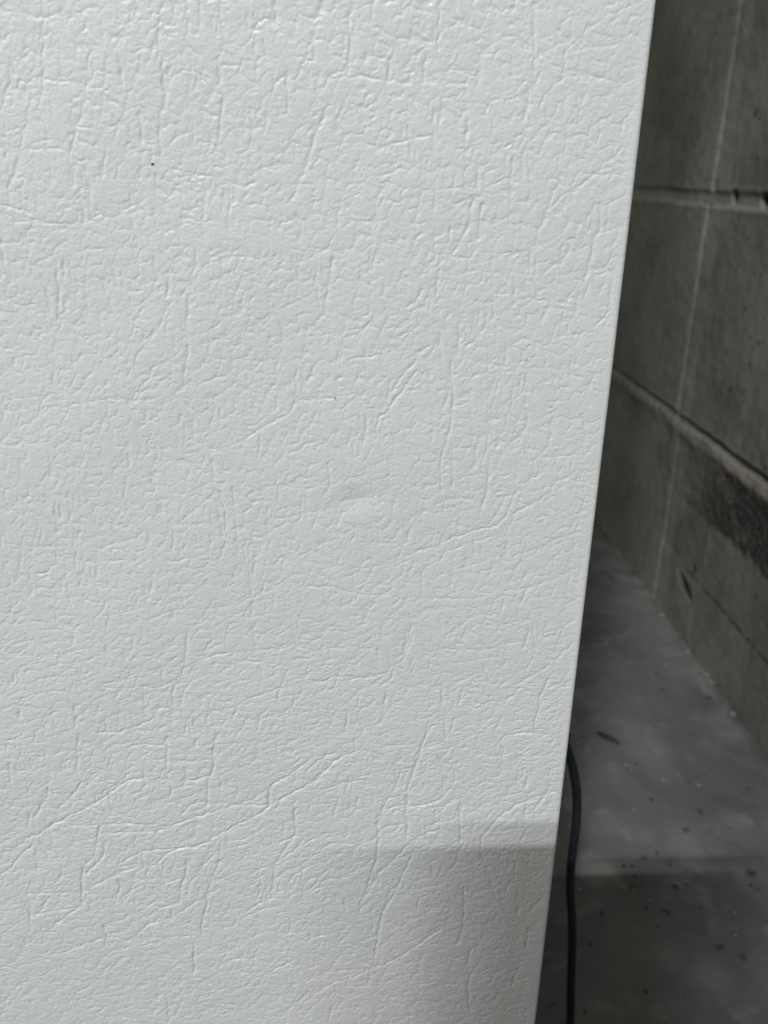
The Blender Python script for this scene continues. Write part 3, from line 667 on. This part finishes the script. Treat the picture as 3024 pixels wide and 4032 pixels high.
def row(z):
    y = Ya[0].copy(); y[:4 + nx] = PANEL_Y
    y[4 + nx:] = PANEL_Y + (Ya[0, 4 + nx:] - Y3[0, -1]); return Xa[0], y, np.full(Xa.shape[1], z)
bot = [row(z) for z in (.035, Z3[0, 0] - .005)]; top = [row(z) for z in (Z3[-1, 0] + .005, TOP)]
Xa = np.vstack([b[0] for b in bot] + [Xa] + [b[0] for b in top]); Ya = np.vstack([b[1] for b in bot] + [Ya] + [b[1] for b in top])
Za = np.vstack([b[2] for b in bot] + [Za] + [b[2] for b in top])
side = to_fr(grid_obj('side_panel', np.stack([Xa, Ya, Za], -1), M_PANEL, fr))

to_fr(box('cabinet', (LEFT, PANEL_Y + .003, .035), (EDGE_X - .035, PANEL_Y + .56, TOP), M_WHITE, fr, .004))
to_fr(box('rear_panel', (EDGE_X - .0345, PANEL_Y + .004, .25), (EDGE_X - .030, PANEL_Y + .555, TOP - .02), M_REAR, fr, .001))
for fx_ in (LEFT + .05, EDGE_X - .09):
    for fy_ in (PANEL_Y + .05, PANEL_Y + .50):
        to_fr(box('foot', (fx_ - .02, fy_ - .02, 0.0), (fx_ + .02, fy_ + .02, .0345), M_RUBBER, fr, .004))
# flecks of dirt stuck to the enamel
for (u, v, rr, el) in ((600, 645, .46, 1.4), (1320, 1568, .26, 1.8), (1508, 1892, .27, 2.2), (1474, 3828, .3, 1.3)):
    P = on_y(u, v, PANEL_Y); vs = []; n = 8; rr *= .001
    for k in range(n):
        a = 2 * math.pi * k / n; q = rr * random.uniform(.7, 1.1)
        vs.append((P.x + q * el * math.cos(a) + q * .4 * math.sin(a), PANEL_Y - .00002, P.z + q * math.sin(a) / el * 1.1))
    top_ = [(P.x + (x - P.x) * .5, PANEL_Y - .00030, P.z + (z - P.z) * .5) for x, y, z in vs]
    f = [tuple(range(n, 2 * n))] + [(k, (k + 1) % n, n + (k + 1) % n, n + k) for k in range(n)]
    to_fr(mesh_obj('dirt_fleck', vs + top_, f, M_DARK, fr))


# ------------------------------------------------------------------ cable
def tube(name, pts, r, mat, seg=14, sub=8):
    P = [Vector(p) for p in pts]; Q = []
    for i in range(len(P) - 1):
        p0 = P[max(i - 1, 0)]; p1 = P[i]; p2 = P[i + 1]; p3 = P[min(i + 2, len(P) - 1)]
        for k in range(sub):
            t = k / sub
            Q.append(.5 * ((2 * p1) + (p2 - p0) * t + (2 * p0 - 5 * p1 + 4 * p2 - p3) * t * t + (3 * p1 - p0 - 3 * p2 + p3) * t ** 3))
    Q.append(P[-1]); vs = []; fs = []
    n0 = Vector((0, 1, 0))
    for i, q in enumerate(Q):
        t = (Q[min(i + 1, len(Q) - 1)] - Q[max(i - 1, 0)]).normalized()
        a = (n0 - t * n0.dot(t)).normalized(); n0 = a; b = t.cross(a)
        for k in range(seg):
            g = 2 * math.pi * k / seg; vs.append(q + r * (a * math.cos(g) + b * math.sin(g)))
    for i in range(len(Q) - 1):
        for k in range(seg):
            fs.append((i * seg + k, i * seg + (k + 1) % seg, (i + 1) * seg + (k + 1) % seg, (i + 1) * seg + k))
    fs.append(tuple(range(seg))[::-1]); fs.append(tuple(range((len(Q) - 1) * seg, len(Q) * seg)))
    return mesh_obj(name, vs, fs, mat, smooth=True)


cp = [(2190, 2850, .415), (2225, 2930, .418), (2249, 3000, .42), (2266, 3080, .421), (2272, 3160, .422), (2268, 3250, .421), (2256, 3340, .42), (2247, 3430, .419), (2246, 3520, .418),
      (2252, 3610, .418), (2253, 3720, .419), (2249, 3850, .42), (2247, 3960, .421), (2247, 4080, .422)]
pts = [on_y(u, v, y) for u, v, y in cp]
pe = pts[-1]
pts = [Vector((EDGE_X - .027, .415, pts[0].z + .035))] + pts + [Vector((pe.x + .001, .41, pe.z * .55)), Vector((pe.x + .001, .385, pe.z * .2)), Vector((pe.x - .004, .33, .004)), Vector((pe.x - .03, .24, .0035))]
cb = tube('power_cable', pts, .0028, M_RUBBER)
tag(cb, 'black rubber cable hanging down just behind the rear edge of the white panel', 'cable')

# ------------------------------------------------------------------ bits lying on the floor
import bmesh


def crumb(P, s, mat, name, stretch=(1, 1, .6), rot=0, seed=1):
    r_ = random.Random(seed); bm = bmesh.new(); bmesh.ops.create_icosphere(bm, subdivisions=2, radius=1)
    for v in bm.verts:
        k = 1 + r_.uniform(-.28, .28); v.co = Vector((v.co.x * stretch[0], v.co.y * stretch[1], v.co.z * stretch[2])) * s * k
    me = bpy.data.meshes.new(name); bm.to_mesh(me); bm.free(); me.materials.append(mat)
    o = bpy.data.objects.new(name, me); COL.objects.link(o); o.location = (P.x, P.y, stretch[2] * s * .7); o.rotation_euler.z = rot
    return o


for i, (u, v, s, lab) in enumerate((
        (2783, 2662, .0042, 'pale mortar crumb against the wall foot, upper one of the close pair'),
        (2812, 2694, .0040, 'pale mortar crumb against the wall foot, lower one of the close pair'),
        (2895, 2815, .0036, 'pale mortar crumb along the wall foot, the one nearest the camera'),
        (2638, 2428, .0045, 'pale mortar crumb at the far end of the wall foot, next to a dark speck'),
        (2735, 2568, .0042, 'pale mortar crumb by the wall foot between the far crumb and the close pair'),
        (2748, 3095, .0024, 'tiny pale stone crumb out on the open floor, right of the middle'),
        (2608, 3075, .0028, 'tiny pale stone crumb on the open floor right of the cable curve'),
        (2490, 3508, .0022, 'tiny pale crumb beside a dark pit below the whitish floor stain'),
        (2557, 3550, .0020, 'smallest pale crumb on the floor below and right of the whitish stain'))):
    P = on_floor(u, v)
    P.x = min(P.x, WALL_X - .006)
    c = crumb(P, s, M_MORTAR, 'mortar_crumb', (1.1, 1, .6), i, i + 3)
    tag(c, lab, 'crumb', 'pale crumbs scattered on the floor')
P = on_floor(2375, 2900); Q = on_floor(2410, 2917)
c = crumb(P.lerp(Q, .5), .0042, M_DARK, 'wood_splinter', (3.4, .8, .5), math.atan2(Q.y - P.y, Q.x - P.x), 5)
tag(c, 'dark little splinter lying alone on the grey floor near the white panel edge', 'splinter')

# ------------------------------------------------------------------ unseen board added behind the camera to cast the panel shadow
bd_y = -0.25
b = box('shadow_board', (-.150, bd_y - .018, 0), (.002, bd_y, ray_z(bd_y)), M_WOOD, None, .0)
tag(b, 'upright board added out of view to cast the shadow on the white panel', 'board')
